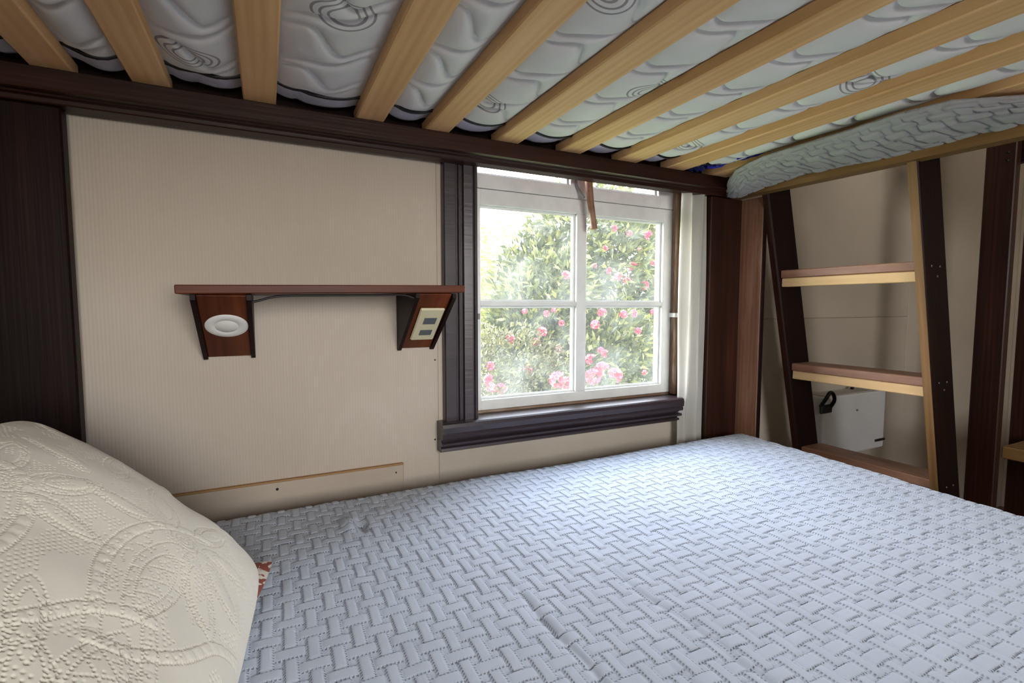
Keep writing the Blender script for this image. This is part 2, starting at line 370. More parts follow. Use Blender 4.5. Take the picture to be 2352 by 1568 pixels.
for lo, hi in (((XL-.1, YF-.1, 0), (-0.23, YF, ZC)), ((0.93, YF-.1, 0), (XR+.1, YF, ZC)), ((-0.23, YF-.1, 0), (0.93, YF, 0.95)), ((-0.23, YF-.1, 1.95), (0.93, YF, ZC))):  # panels leave an added opening, sized to fill the bunk with daylight
    box('panel', lo, hi, M_WALL2, wf, 0)
struct(box('floor', (XL-.1, YF-.1, -0.06), (XR+.1, 0.12, 0.0), M_FLOOR, bevel=0))
struct(box('ceiling', (XL-.1, YF-.1, ZC), (XR+.1, 0.12, ZC+.08), M_CEIL, bevel=0))
bb = thing('baseboard_back', 'low painted board along the wall beside the bed', 'baseboard', (0, -0.004, 0.3), kind='structure')
box('board', (XL, -0.008, 0.30), (0.291, -0.0003, 0.712), M_BASEB, bb, 0.002)
box('bead', (XL, -0.011, 0.7115), (0.291, -0.0003, 0.7155), plain('ochre_bead', (0.36, 0.20, 0.08), 0.6), bb, 0.001)
def nail(x, z, y, parent, r=0.0022):
    lathe('nail', [(r, 0), (r, 0.0012), (r*.5, 0.0018)], Matrix.Translation((x, y, z)) @ Matrix.Rotation(math.radians(90), 4, 'X'), M_BLACK, parent, 10)
nail(0.009, 0.696, -0.008, bb, 0.003); nail(0.272, 0.694, -0.008, bb, 0.002)
nail(0.374, 0.762, 0.0, wall, 0.0022); nail(0.376, 0.965, 0.0, wall, 0.002)

# ------------------------------------------------------------------ window
win = thing('window_1', 'white painted four-pane window in dark purple-brown casing', 'window', (0.84, 0.0, OZ0), kind='structure')
def casing_profile(x0, w, flip=False):
    # (x, y) outline, wall side y=0.0, reeded face
    fr = [(0.0, 0.0), (0.0, -.017), (.03, -.021), (.34, -.021), (.37, -.016), (.41, -.016), (.44, -.021), (.48, -.021), (.51, -.015), (.56, -.015), (.59, -.022), (.84, -.024), (.86, -.021), (.88, -.021), (.90, -.026), (.98, -.026), (1.0, -.022), (1.0, 0.0)]
    return [((x0+w*(1-a)) if flip else (x0+w*a), b) for a, b in fr]
extrude_profile('casing', casing_profile(0.396, 0.088), 'z', 0.7955, 1.92, M_CASING, win)
extrude_profile('casing', casing_profile(1.209, 0.088, True), 'z', 0.7955, 1.92, M_CASING, win)
extrude_profile('casing', [(b, 1.832+0.088*a) for a, b in [(0, 0), (0, -.022), (.1, -.026), (.4, -.022), (.45, -.015), (.6, -.015), (.65, -.021), (1, -.021), (1, 0)]], 'x', 0.396, 1.297, M_CASING, win)
# sill: stool with reeded apron
sp = [(0.115, .795), (0.115, .808), (-.046, .811), (-.051, .808), (-.053, .800), (-.052, .786), (-.046, .783), (-.049, .778), (-.047, .771), (-.036, .768), (-.034, .763), (-.044, .759), (-.043, .753), (-.030, .750), (-.036, .745), (-.037, .739), (-.030, .735), (0.0015, .735), (0.0015, .795)]
extrude_profile('sill', sp, 'x', 0.379, 1.172, M_CASING, win)
extrude_profile('sill_return', [(max(y, -.0255), z) for y, z in sp[:3]+sp[4:6]+sp[-3:]], 'x', 1.172, 1.30, M_CASING, win)
# jamb linings (brown rough wood)
box('jamb', (OX0-.001, 0.0, .811), (OX0+.012, 0.118, OZ1), M_JAMB, win, 0.001)
box('jamb', (OX1-.012, -.018, .811), (OX1+.003, 0.118, OZ1), M_JAMB, win, 0.001)
box('jamb', (OX0, 0.0, OZ1-.012), (OX1, 0.118, OZ1), M_JAMB, win, 0.001)
box('stop_bead', (OX1-.024, 0.004, .812), (OX1-.0125, 0.026, OZ1-.012), M_JAMB, win, 0.002)
box('stop_bead', (0.486, 0.030, 0.8095), (1.192, 0.066, 0.8165), M_JAMB, win, 0.001)
SY0, SY1, GY = 0.030, 0.066, 0.052
def sash(x0, x1, z0, z1, l, r, b, t, mull=(), bars=(), parent=None, barw=0.012, mw=0.034):
    s = thing_part('sash', parent, ((x0+x1)/2, SY0, z0))
    def mem(nm, lo, hi): return box(nm, lo, hi, M_WHITE, s, 0.0015)
    mem('stile', (x0, SY0, z0), (x0+l, SY1, z1)); mem('stile', (x1-r, SY0, z0), (x1, SY1, z1))
    mem('rail', (x0+l, SY0, z0), (x1-r, SY1, z0+b)); mem('rail', (x0+l, SY0, z1-t), (x1-r, SY1, z1))
    xs = [x0+l]; 
    for c in mull:
        mem('mullion', (c-mw/2, SY0, z0+b), (c+mw/2, SY1, z1-t)); xs += [c-mw/2, c+mw/2]
    xs.append(x1-r); zs = [z0+b]
    for c in bars:
        for k in range(0, len(xs), 2): mem('glazing_bar', (xs[k], SY0+.002, c-barw/2), (xs[k+1], SY1-.004, c+barw/2))
        zs += [c-barw/2, c+barw/2]
    zs.append(z1-t)
    for k in range(0, len(xs), 2):
        for q in range(0, len(zs), 2):
            box('pane', (xs[k], GY, zs[q]), (xs[k+1], GY+.003, zs[q+1]), M_GLASS, s, 0)
            # putty fillet on the inside round each pane
            for lo, hi in (((xs[k], GY-.009, zs[q]), (xs[k]+.006, GY, zs[q+1])), ((xs[k+1]-.006, GY-.009, zs[q]), (xs[k+1], GY, zs[q+1])), ((xs[k]+.006, GY-.009, zs[q]), (xs[k+1]-.006, GY, zs[q]+.006)), ((xs[k]+.006, GY-.009, zs[q+1]-.006), (xs[k+1]-.006, GY, zs[q+1]))):
                box('putty', lo, hi, M_WHITE, s, 0.001)
    return s
def thing_part(name, parent, loc):
    o = bpy.data.objects.new(name, None); COL.objects.link(o); o.location = loc; o.empty_display_size = .02
    o.parent = parent; o.matrix_parent_inverse = root_matrix(parent).inverted(); return o
sash(0.4855, 1.1910, 0.8172, 1.4085, 0.0285, 0.041, 0.028, 0.041, (0.836,), (1.106,), win)
sash(0.4855, 0.8215, 1.4105, 1.8165, 0.0215, 0.026, 0.037, 0.035, parent=win)
sash(0.8245, 1.1910, 1.4105, 1.8165, 0.029, 0.065, 0.037, 0.035, parent=win)
# wooden peg stay hanging at the mullion
tube('window_stay', [(0.829, -.006, 1.50), (0.829, -.010, 1.455), (0.832, -.014, 1.405), (0.837, -.018, 1.36), (0.843, -.020, 1.318)], lambda s: 0.0105+0.001*math.sin(s*6), M_MID, win, 10)
tube('stay_bracket', [(0.812, .028, 1.47), (0.812, .024, 1.446), (0.818, .012, 1.425), (0.822, .0, 1.408)], 0.0035, M_GREYM, win, 8)
box('catch', (0.4835, -.022, 1.066), (0.4915, .028, 1.081), M_GREYM, win, 0.001)
box('catch', (1.176, .0, 1.064), (1.194, .030, 1.078), M_WHITE, win, 0.001)

# ------------------------------------------------------------------ bunk bed frame
RZB, RZT = 1.457, 1.4945
bunk = thing('bunk_bed', 'dark-stained wooden bunk bed frame with pale pine slats above the quilted bed', 'bunk bed', (0.5, -0.72, 0))
rail_prof = [(-.093, 1.4620), (-.093, 1.4935), (-.092, RZT), (-.022, RZT), (-.022, 1.447), (-.056, 1.447), (-.058, 1.449), (-.060, 1.455), (-.064, 1.457), (-.071, 1.456), (-.073, 1.459), (-.083, 1.4595), (-.086, 1.458), (-.091, 1.459)]
def long_part(o, ax): return o
r1 = extrude_profile('side_rail', rail_prof, 'x', -0.425, 1.352, M_RAIL, bunk)
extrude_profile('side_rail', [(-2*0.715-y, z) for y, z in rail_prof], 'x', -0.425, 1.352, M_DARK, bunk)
# L-shaped corner posts of two boards
for sy, yy in ((1, -0.022), (-1, -1.408)):
    def yb(a): return yy-sy*a
    for x0, x1, bx0, bx1 in ((1.268, 1.408, 1.4085, 1.424), (-0.425, -0.311, -0.457, -0.4255)):
        ys = sorted((yb(0.0), yb(0.030)))
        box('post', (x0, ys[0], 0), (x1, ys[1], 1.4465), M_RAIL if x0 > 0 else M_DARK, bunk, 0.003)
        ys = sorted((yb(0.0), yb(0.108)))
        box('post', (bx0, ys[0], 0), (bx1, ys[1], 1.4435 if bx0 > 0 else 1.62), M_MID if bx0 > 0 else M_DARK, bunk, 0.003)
        if bx0 > 0:
            ye = sorted((yb(0.1082), yb(0.1105))); box('post_edge', (bx0, ye[0], 0), (bx1, ye[1], 1.4435), M_DARK, bunk, 0.0008)
# end rails
er = mesh_obj('end_rail', [(x, y, z) for y, dx in ((-0.024, 0.0), (-1.406, 0.072)) for (x, z) in ((1.354+dx, 1.445), (1.392+dx, 1.445), (1.392+dx, 1.500), (1.354+dx, 1.500))],
              [(0, 1, 2, 3), (7, 6, 5, 4), (0, 4, 5, 1), (1, 5, 6, 2), (2, 6, 7, 3), (3, 7, 4, 0)], None, bunk)
er.data.materials.append(M_OLIVE)
# turn grain: bake rotation so local X runs along the rail
def reaxis(o, ax):
    R = {1: Matrix(((0, -1, 0), (1, 0, 0), (0, 0, 1))), 2: Matrix(((0, 0, -1), (0, 1, 0), (1, 0, 0)))}[ax].to_4x4()
    o.data.transform(R.inverted()); o.rotation_euler = R.to_euler()
reaxis(er, 1)
box('gap_shade_board', (-0.425, -0.046, 1.4948), (1.352, -0.024, 1.72), M_DARK, bunk, 0.003)  # dark board added so the gap above the rail reads black
box('head_rail', (-0.4555, -1.30, 1.447), (-0.427, -0.135, 1.62), M_DARK, bunk, 0.003)
box('head_board', (-0.449, -1.30, 0.40), (-0.427, -0.135, 0.98), M_DARK, bunk, 0.003)
box('lower_rail', (-0.4, -0.072, 0.30), (1.30, -0.053, 0.46), M_DARK, bunk, 0.003)
box('lower_rail', (-0.4, -1.377, 0.30), (1.30, -1.358, 0.46), M_DARK, bunk, 0.003)
box('lower_end_rail', (1.41, -1.29, 0.26), (1.438, -0.14, 0.44), M_DARK, bunk, 0.003)
for k in range(9):
    x = -0.36+k*0.205
    box('lower_slat', (x, -1.357, 0.40), (x+0.07, -0.073, 0.42), M_PINE, bunk, 0.002)
SLATS = [(-0.3095, .058), (-0.1725, .058), (0.001, .0575), (0.2105, .059), (0.360, .057), (0.535, .062), (0.7165, .062), (0.9005, .066), (1.0745, .068), (1.252, .066)]
for x, w in SLATS:
    box('slat', (x-w/2, -1.372, 1.4950), (x+w/2, -0.060+random.uniform(-.004, .004), 1.5185), M_PINE, bunk, 0.0025)

# ------------------------------------------------------------------ mattress of the upper bunk
def smooth(a, b, x): t = np.clip((x-a)/(b-a), 0, 1); return t*t*(3-2*t)
def vnoise(x, y, s=1.0, seed=0):
    r = np.random.default_rng(seed); out = 0
    for k in range(6):
        a, b, p, q = r.uniform(-1, 1, 4); out = out+np.sin(s*(a*x*3+b*y*3)+6*p+1.5*np.sin(s*(b*x-a*y)*2+6*q))
    return out/6
um = thing('upper_mattress', 'white quilted mattress with grey swirl print lying on the pine slats', 'mattress', (0.45, -0.71, 1.5185))
MX0, MX1, MY0, MY1 = -0.405, 1.335, -1.32, -0.142
def scales(x, y):
    """distance-like field: 0 on the quilting seams of leaf shaped scallops"""
    s, lam, amp = 0.070, 0.190, 0.034
    sh = y+0.010*np.sin(x*5.0+1.0)+0.004*np.sin(x*13+y*9)
    best = np.full(x.shape, 9.0); k0 = np.floor(sh/s)
    for dk in (-1, 0, 1, 2):
        k = k0+dk; th = 2*math.pi*x/lam+math.pi*np.mod(k, 2); ph = th+0.9*np.sin(th)
        yy = k*s+amp*np.sin(ph); dy = amp*np.cos(ph)*(1+0.9*np.cos(th))*2*math.pi/lam
        best = np.minimum(best, np.abs(sh-yy)/np.sqrt(1+dy*dy))
    return best
nx, ny = 620, 300
gx = np.linspace(MX0, MX1, nx); fine = np.concatenate([np.linspace(MY0, -0.98, 25)[:-1], np.linspace(-0.98, MY1, ny-24)])
X, Y = np.meshgrid(gx, fine, indexing='ij')
d = scales(X, Y); puff = 0.55*(1-np.exp(-(d/0.0040)))+0.45*np.sqrt(np.clip(1-(1-np.clip(d/0.030, 0, 1))**2.0, 0, 1))
bul = np.zeros_like(X); xs = [SLATS[0][0]-.16]+[s[0] for s in SLATS]+[1.36]
for a, b in zip(xs, xs[1:]):
    u = np.clip((X-a-0.031)/(b-a-0.062), 0, 1); bul = np.maximum(bul, np.where((X >= a+.031) & (X <= b-.031), np.sin(u*math.pi)**0.75, 0))
edge = smooth(MY1, MY1-0.05, Y)
gap = np.where(bul > 0, 1.0, 0.0)
Z = 1.5195-bul*(0.0055+0.0145*puff*(0.6+0.4*edge))
# rounded edge up at wall side
P = np.stack([X, Y, Z], -1)
grid_obj('ticking', P[::-1], M_TICK, um)
# piping following the lower edge
for (yy, nm) in ((MY1, 'piping'),):
    tube('piping', [(gx[i], yy, Z[i, -1]) for i in range(0, nx, 5)], 0.0042, M_BLACK, um, 8, False)
# bulging side band (wall side)
nb = 12; zs = []
S = np.zeros((nx//2, nb, 3)); 
for j in range(nb):
    t = j/(nb-1); gi = gx[::2][:nx//2]; z0 = Z[::2, -1][:nx//2]
    yy = MY1+0.070*np.sin(min(t*1.15, 1)*math.pi/2)+0.004*vnoise(gi, gi*0+t, 9, 3)
    S[:, j, 0] = gi; S[:, j, 1] = yy; S[:, j, 2] = z0+0.002+0.004*t+0.22*max(0, t-.70)**1.5
grid_obj('side_band', S, M_SIDE, um)
bx = box('mattress_body', (MX0+.004, MY0, 1.5225), (MX1-.004, MY1-.004, 1.66), M_MATT2, um, 0.03, segs=3)

# ------------------------------------------------------------------ basket-weave quilting
def basket(x, y, px=0.0258, py=0.0312, w=0.63):
    i = np.floor(x/px); j = np.floor(y/py); fx = x/px-i-.5; fy = y/py-j-.5
    even = np.mod(i+j, 2) == 0
    hw, hl = w/2, (w+2*(1-w))/2
    def pf(u, v): return np.clip(1-np.abs(u)**5.0, 0, 1)**.7*np.clip(1-np.abs(v)**8.0, 0, 1)**.7
    ax, ay = np.abs(fx), np.abs(fy)
    v_own = pf(ax/hw, ay/hl); h_nb = pf((1-ax)/hl, ay/hw)
    h_own = pf(ax/hl, ay/hw); v_nb = pf(ax/hw, (1-ay)/hl)
    he = np.where(ax < hw, v_own*1.0, np.where(ay < hw, h_nb*.75, 0.0))
    ho = np.where(ay < hw, h_own*.75, np.where(ax < hw, v_nb*1.0, 0.0))
    h = np.where(even, he, ho)
    cx = np.abs(ax-.5)/(.5-hw); cyy = np.abs(ay-.5)/(.5-hw)
    hole = (ax > hw) & (ay > hw)
    return np.where(hole, 0.28*np.clip(1-cx**2, 0, 1)*np.clip(1-cyy**2, 0, 1), h)

# lower mattress and quilt
lm = tag(box('lower_mattress', (-0.395, -1.335, 0.4205), (1.318, -0.125, 0.655), M_MATT2, None, 0.04, segs=3), 'white mattress hidden under the pale blue quilt', 'mattress')
TOP, R0 = 0.6862, 0.052
s_ = np.concatenate([np.linspace(-0.38, -0.12, 60)[:-1], np.arange(-0.12, 1.46, 0.0020), np.linspace(1.46, 1.60, 40)[1:]])
t_ = np.concatenate([np.linspace(-1.34, -1.06, 40)[:-1], np.arange(-1.06, -0.06, 0.0020), np.linspace(-0.06, 0.05, 30)[1:]])
Sx, Ty = np.meshgrid(s_, t_, indexing='ij')
S0, T0 = 1.343, -0.130
a = np.maximum(0, Sx-S0); b = np.maximum(0, Ty-T0); r = np.hypot(a, b)+1e-9
arc = np.minimum(r/R0, math.pi/2); hor = R0*np.sin(arc); drop = R0*(1-np.cos(arc))+np.maximum(0, r-R0*math.pi/2)
flare = 0.02*smooth(0.08, 0.25, r)*0
QX = np.minimum(Sx, S0)+a/r*hor; QY = np.minimum(Ty, T0)+b/r*hor; QZ = TOP-drop
nxn, nyn, nzn = a/r*np.sin(arc), b/r*np.sin(arc), np.cos(arc)
low = 0.0022*vnoise(Sx, Ty, 3.2, 5)+0.0012*vnoise(Sx, Ty, 9, 8)+0.0010*vnoise(Sx*2, Ty*2, 17, 9)
sag = -0.013*smooth(-0.30, -0.95, Ty)*smooth(0.9, 1.35, Sx)+0.004*smooth(0.6, 1.3, Sx)*smooth(-0.5, -0.13, Ty)
crease = 0
for (cx, slope, y0, y1, amp, wd) in ((0.478, 0.055, -0.50, -1.1, 0.0022, 0.013), (0.318, 0.02, -0.50, -1.1, 0.0025, 0.012), (0.405, 0.03, -0.66, -1.1, 0.0012, 0.013)):
    c = cx+slope*(Ty+.7)*-1+0.003*np.sin(Ty*40); dd = Sx-c
    prof = (0.7*np.exp(-((dd-0.014)/(wd*1.3))**2)-1.6*np.exp(-(np.abs(dd+0.002)/(wd*.45))**1.4))
    crease = crease+amp*prof*smooth(y0, y0-.18, Ty)
crease = crease+0.010*np.exp(-((Sx-0.127)/0.011)**2-((Ty+0.247)/0.035)**2)-0.012*np.exp(-((Sx-0.148)/0.009)**2-((Ty+0.255)/0.030)**2)
UVx, UVy = Sx+0.003*vnoise(Sx, Ty, 6, 2), Ty+0.003*vnoise(Ty, Sx, 6, 4)
hq = basket(UVx, UVy)*0.0030
stitch = -0.0
H = hq+low+sag+crease
H = H*(0.4+0.6*smooth(0.20, 0.05, r))
P = np.stack([QX+nxn*H, QY+nyn*H, QZ+nzn*H], -1)
# keep clear of the corner post boards
q = grid_obj('quilt', P, M_QUILT, uv=np.stack([UVx, UVy], -1))
tag(q, 'pale blue basket-weave stitched quilt spread over the lower bed', 'quilt')

# ------------------------------------------------------------------ pillows
def matelasse(U, V):
    """embossed cotton: rows of little stitched pits draw leaves, bands and rosettes; U, V in metres"""
    u1, v1 = U[:, 0].copy(), V[0, :].copy()
    h = 0.0010*vnoise(U*2, V*2, 16, 23); pits = []
    def curvy(pts, n=8):
        P = [np.array(p, float) for p in pts]; out = []
        for i in range(len(P)-1):
            a, b, c, d = P[max(i-1, 0)], P[i], P[i+1], P[min(i+2, len(P)-1)]
            for k in range(n):
                t = k/n; out.append(0.5*((2*b)+(c-a)*t+(2*a-5*b+4*c-d)*t*t+(3*b-a-3*c+d)*t**3))
        return np.array(out+[P[-1]])
    def row(pts, step=0.0038):
        pts = np.asarray(pts, float); d = np.hypot(*np.diff(pts, axis=0).T); c = np.concatenate([[0], np.cumsum(d)])
        t = np.arange(0, c[-1], step); pits.append(np.stack([np.interp(t, c, pts[:, 0]), np.interp(t, c, pts[:, 1])], -1))
    def offset(pts, o):
        t = np.gradient(np.asarray(pts), axis=0); t /= np.linalg.norm(t, axis=1, keepdims=True)+1e-9; return pts+o*np.stack([-t[:, 1], t[:, 0]], -1)
    def band(pts, w):
        nonlocal h
        row(offset(pts, w)); row(offset(pts, -w))
        best = np.full(U.shape, 9.0)
        for p in pts[::2]: best = np.minimum(best, (U-p[0])**2+(V-p[1])**2)
        h = h+0.0011*np.exp(-(best/(w*.9)**2)**2)
    def arch(c, r, a0, n=6):
        an = np.linspace(a0-1.7, a0+1.7, 9); row(np.array(c)+r*np.stack([np.cos(an), np.sin(an)], -1), 0.0034)
    def leaf(a, b, W, trellis=False):
        nonlocal h
        a, b = np.array(a), np.array(b); d = b-a; L = math.hypot(*d); e = d/L; nr = np.array([-e[1], e[0]]); t = np.linspace(0, 1, 24)
        an = math.atan2(e[1], e[0])
        for f in (1.0, 0.60):
            q = (1-f)*0.45
            for sg in (1, -1): row(a+np.outer(q*L+t*L*(1-q*1.7), e)+np.outer(sg*W*f*np.sin(math.pi*t**0.8)**0.8, nr))
        pu = ((U-a[0])*e[0]+(V-a[1])*e[1])/L; pv = ((U-a[0])*nr[0]+(V-a[1])*nr[1])/W
        h = h+0.0012*np.exp(-((pu-.5)/.42)**4-(pv/.55)**4)
        if trellis:
            for k in range(1, 6):
                for sg in (1, -1):
                    p = a+d*(k/6.5); row([p-sg*nr*W*.45, p+sg*nr*W*.45+d*.13])
        for k in range(1, 6):
            tt = 0.12+0.14*k
            for sg in (1, -1): arch(a+d*tt+nr*sg*W*0.80*math.sin(math.pi*tt**.8)**.8, 0.0042, an+sg*1.57)
    def motif(T):
        F = lambda pts: curvy([T(*p) for p in pts])
        def lf(a, b, W, **k): leaf(T(*a), T(*b), W, **k)
        band(F([(.100, .088), (.068, .072), (.031, .009), (.026, -.059), (.042, -.112), (.059, -.150)]), 0.0065)
        lf((.077, .030), (.072, -.120), .027, trellis=True); lf((.088, .030), (.150, -.062), .020); lf((.095, .048), (.185, .000), .017)
        lf((.060, .062), (.012, .150), .018); lf((.090, .070), (.120, .165), .017); lf((.054, .048), (-.040, .040), .016); lf((.10, .06), (.18, .09), .014)
        band(F([(.052, -.150), (.085, -.140), (.125, -.110), (.155, -.062), (.190, -.035)]), 0.0060)
        for r_ in (0.006, 0.012, 0.018):
            an = np.linspace(0, 6.2, 20); row([T(.078+r_*math.cos(k), .048+r_*math.sin(k)) for k in an])
        for k in range(9):
            p = T(.040+.006*math.sin(k), .02-.017*k); arch(p, .0052, 0.4*k)
    for T in (lambda x, y: (x-.015, y+.098), lambda x, y: (-.9*x-.030, .9*y+.022), lambda x, y: (-x*.8+.12, -y*.8-.12)): motif(T)
    for a, b, w in (((-.06, .17), (-.15, .21), .018), ((-.04, .20), (-.06, .29), .016), ((.02, .27), (.0, .33), .012), ((.10, .27), (.13, .32), .012), ((-.12, .26), (-.17, .31), .012), ((-.02, -.03), (.02, -.10), .015)): leaf(a, b, w)
    # stippled ground in patches
    g = 0.0052; gu, gv = np.meshgrid(np.arange(-.21, .21, g), np.arange(-.35, .35, g), indexing='ij'); gu = gu+0.5*g*(np.arange(gu.shape[1]) % 2)
    pts = np.stack([gu.ravel(), gv.ravel()], -1); pts = pts[vnoise(pts[:, 0]*1.6, pts[:, 1]*1.6, 20, 21) > 0.02]
    P = np.concatenate(pits); key = np.unique(np.round(P/0.0030).astype(int), axis=0, return_index=True)[1]; P = P[key]
    far = np.array([np.min((P[:, 0]-x)**2+(P[:, 1]-y)**2) for x, y in pts]); pts = pts[far > 0.0042**2]
    P = np.concatenate([P, pts]); dep = np.concatenate([np.full(len(P)-len(pts), 0.0030), np.full(len(pts), 0.0022)])
    ii = np.searchsorted(u1, P[:, 0]); jj = np.searchsorted(v1, P[:, 1]); pit = np.zeros_like(h)
    for di in range(-4, 4):
        for dj in range(-4, 4):
            a_, b_ = ii+di, jj+dj; m = (a_ >= 0) & (a_ < len(u1)) & (b_ >= 0) & (b_ < len(v1)); A, B = a_[m], b_[m]
            val = -dep[m]*np.exp(-((u1[A]-P[m, 0])**2+(v1[B]-P[m, 1])**2)/0.00095**2); np.minimum.at(pit, (A, B), val)
    return h+pit
def pillow(name, center, ax_u, ax_v, hu, hv, thick, mat, n, m, emboss=None, pinch=0.12, pw=2.6, asym=1.0):
    ax_u, ax_v = Vector(ax_u).normalized(), Vector(ax_v).normalized(); nn = ax_u.cross(ax_v)
    u = np.linspace(-1, 1, n); v = np.linspace(-1, 1, m) if not emboss else np.concatenate([np.linspace(-1, -.8, 25)[:-1], np.linspace(-.8, 1, m-24)]); U, V = np.meshgrid(u, v, indexing='ij')
    # edges curve inwards between the pointed corners
    su = hu*(1-pinch*(1-V**2)*0.55*np.abs(U)**3-0.0*V); sv = hv*(1-pinch*(1-U**2)*0.55*np.abs(V)**3)
    rc = 1-0.075*np.abs(U)**5*np.abs(V)**5; PU, PV = U*su*rc, V*sv*rc
    T = thick*(np.clip(1-np.abs(U)**pw, 0, 1)**0.62)*(np.clip(1-np.abs(V)**pw, 0, 1)**0.62)
    wr = 0.004*vnoise(PU*4, PV*4, 4, 31)*np.clip(T/thick*2, 0, 1)
    c = np.array(center); A, B, N = map(np.array, (ax_u, ax_v, nn))
    hgt = emboss(U*hu, V*hv) if emboss else 0
    lay = []
    for sgn in (1, -1):
        t = T*sgn*(asym if sgn < 0 else 1)+wr*(sgn > 0)+(hgt*np.clip(T/thick*3, 0, 1) if sgn > 0 else 0)
        lay.append(c+PU[..., None]*A+PV[..., None]*B+t[..., None]*N)
    top, bot = lay
    bot = bot[::2, ::2]
    vs = np.concatenate([top.reshape(-1, 3), bot.reshape(-1, 3)])
    def quads(nn_, mm_, off, flip):
        idx = np.arange(nn_*mm_).reshape(nn_, mm_)+off
        qd = np.stack([idx[:-1, :-1], idx[1:, :-1], idx[1:, 1:], idx[:-1, 1:]], -1).reshape(-1, 4)
        return qd[:, ::-1] if flip else qd
    f = np.concatenate([quads(n, m, 0, False), quads(bot.shape[0], bot.shape[1], n*m, True)])
    return mesh_obj(name, vs, f, mat, smooth=True)
Ua = Vector((0.286, -0.080, -0.246)).normalized(); Va = Vector((0.10, 0.995, -0.01)).normalized()
HU, HV = 0.196, 0.345
pcn = Vector((-0.011, -0.385, 0.706))-Ua*HU-Va*HV
pl = pillow('pillow', pcn, Ua, Va, HU, HV, 0.066, M_PILLOW, 461, 790, matelasse, 0.05, 2.8, 0.55)
tag(pl, 'ivory embossed cotton pillow propped up at the head of the bed', 'pillow')
pl2 = pillow('pillow', (-0.210, -0.640, 0.712), (1, 0.0, -0.01), (0.19, 1, 0.0), 0.168, 0.288, 0.020, M_REDPILLOW, 41, 61, None, 0.18, 2.4, 1.0)
tag(pl2, 'red floral pillow under the ivory one, only its corner showing', 'pillow')

# ------------------------------------------------------------------ rolled blanket at the foot of the upper bunk
ny_, na_ = 520, 150
ys = np.linspace(-0.060, -1.15, ny_); aa = np.linspace(0, 2*math.pi, na_, endpoint=False)
YY, AA = np.meshgrid(ys, aa, indexing='ij')
kn = [-1.16, -0.95, -0.80, -0.77, -0.70, -0.62, -0.50, -0.40, -0.31, -0.20, -0.12, -0.085, -0.05]
xl = np.interp(YY, kn, [1.30, 1.29, 1.285, 1.265, 1.165, 1.145, 1.150, 1.155, 1.160, 1.195, 1.260, 1.295, 1.330])
xr = 1.345+0.05*smooth(-0.05, -0.75, YY)
zb = np.interp(YY, kn, [1.478, 1.478, 1.477, 1.476, 1.471, 1.468, 1.463, 1.466, 1.470, 1.460, 1.446, 1.444, 1.455])
zt = 1.4925
cxr, czr = (xl+xr)/2, (zt+zb)/2; ra, rb = (xr-xl)/2, (zt-zb)/2
ww = (basket(AA*0.055+0.01, YY, 0.0235, 0.0300)*0.0075+0.0022*vnoise(YY*3, AA, 11, 45)+0.004*vnoise(YY, AA*.3, 12, 46))*np.clip(np.sin(AA)*-1.2+.75, 0, 1)
ca, sa = np.cos(AA), np.sin(AA); ca, sa = np.sign(ca)*np.abs(ca)**.62, np.sign(sa)*np.abs(sa)**.75
skew = np.where(sa < 0, 0.25*(-sa)*ra, 0)
P = np.stack([cxr+skew+(ra+ww*.5)*ca, YY+0*AA, czr+(rb+ww)*sa], -1)
bl = grid_obj('blanket_roll', np.transpose(P, (1, 0, 2)), M_BLANKET, closed_u=True)
tag(bl, 'grey basket-weave quilted blanket tucked along the end rail of the upper bunk', 'blanket')
bag = thing('plastic_bag', 'bright blue plastic bag corner showing between slats of the upper bunk', 'bag', (1.2, -0.12, 1.5))
def strip(name, a, b, w, mat, parent, seed, n=14, m=5, droop=0.004):
    a, b = Vector(a), Vector(b); X = (b-a); Yd = Vector((-X.y, X.x, 0)).normalized()*w; P = np.zeros((n, m, 3)); r = np.random.default_rng(seed)
    for i in range(n):
        for j in range(m):
            p = a+X*(i/(n-1))+Yd*(j/(m-1)-.5); P[i, j] = (p.x, p.y, p.z+droop*math.sin(i*1.1+j*1.9)+r.normal(0, .0012))
    return grid_obj(name, P, mat, parent)
strip('bag_flap', (1.165, -0.095, 1.503), (1.195, -0.30, 1.508), 0.030, M_BLUE, bag, 1)
strip('bag_flap', (1.135, -0.085, 1.500), (1.15, -0.135, 1.500), 0.045, M_NAVY, bag, 2)
for k in range(3): box('printed_mark', (1.158+.006*k, -0.176+.003*k, 1.4975), (1.161+.006*k, -0.167+.003*k, 1.4983), M_PRINT, bag, 0)

# ------------------------------------------------------------------ ladder
lad = thing('ladder', 'dark wooden bunk ladder with pale pine treads leaning on the end rail', 'ladder', (1.70, -0.33, 0))
LT, LB = (1.455, 1.440), (1.845, 0.0)     # centre line x,z at top and at floor of the stiles
def lx(z): return 1.458+(1.44-z)*0.2375
for (y0, y1) in ((-0.150, -0.128), (-0.542, -0.520)):
    board('stile', (lx(1.50), (y0+y1)/2, 1.50), (lx(0.012), (y0+y1)/2, 0.012), 0.105, y1-y0, (1, 0, 0.2375), M_DARK, lad, 0.003)
    # bare wood front edge
    ex = 0.0540
    board('stile_edge', (lx(1.495)-ex, (y0+y1)/2, 1.495-.2375*ex+0.0), (lx(0.02)-ex, (y0+y1)/2, 0.02-.2375*ex+.012), y1-y0-.003, 0.0025, (0, 1, 0), M_RAIL if y0 > -.3 else M_OLIVE, lad, 0.0005)
for zt in (1.213, 0.913, 0.626, 0.33):
    xc = lx(zt)
    box('tread', (xc-0.040, -0.5195, zt-0.024), (xc+0.062, -0.1505, zt), M_MID, lad, 0.002, axis=1)
    box('tread_batten', (xc-0.034, -0.5195, zt-0.052), (xc-0.002, -0.1505, zt-0.0245), M_PINE2, lad, 0.002, axis=1)
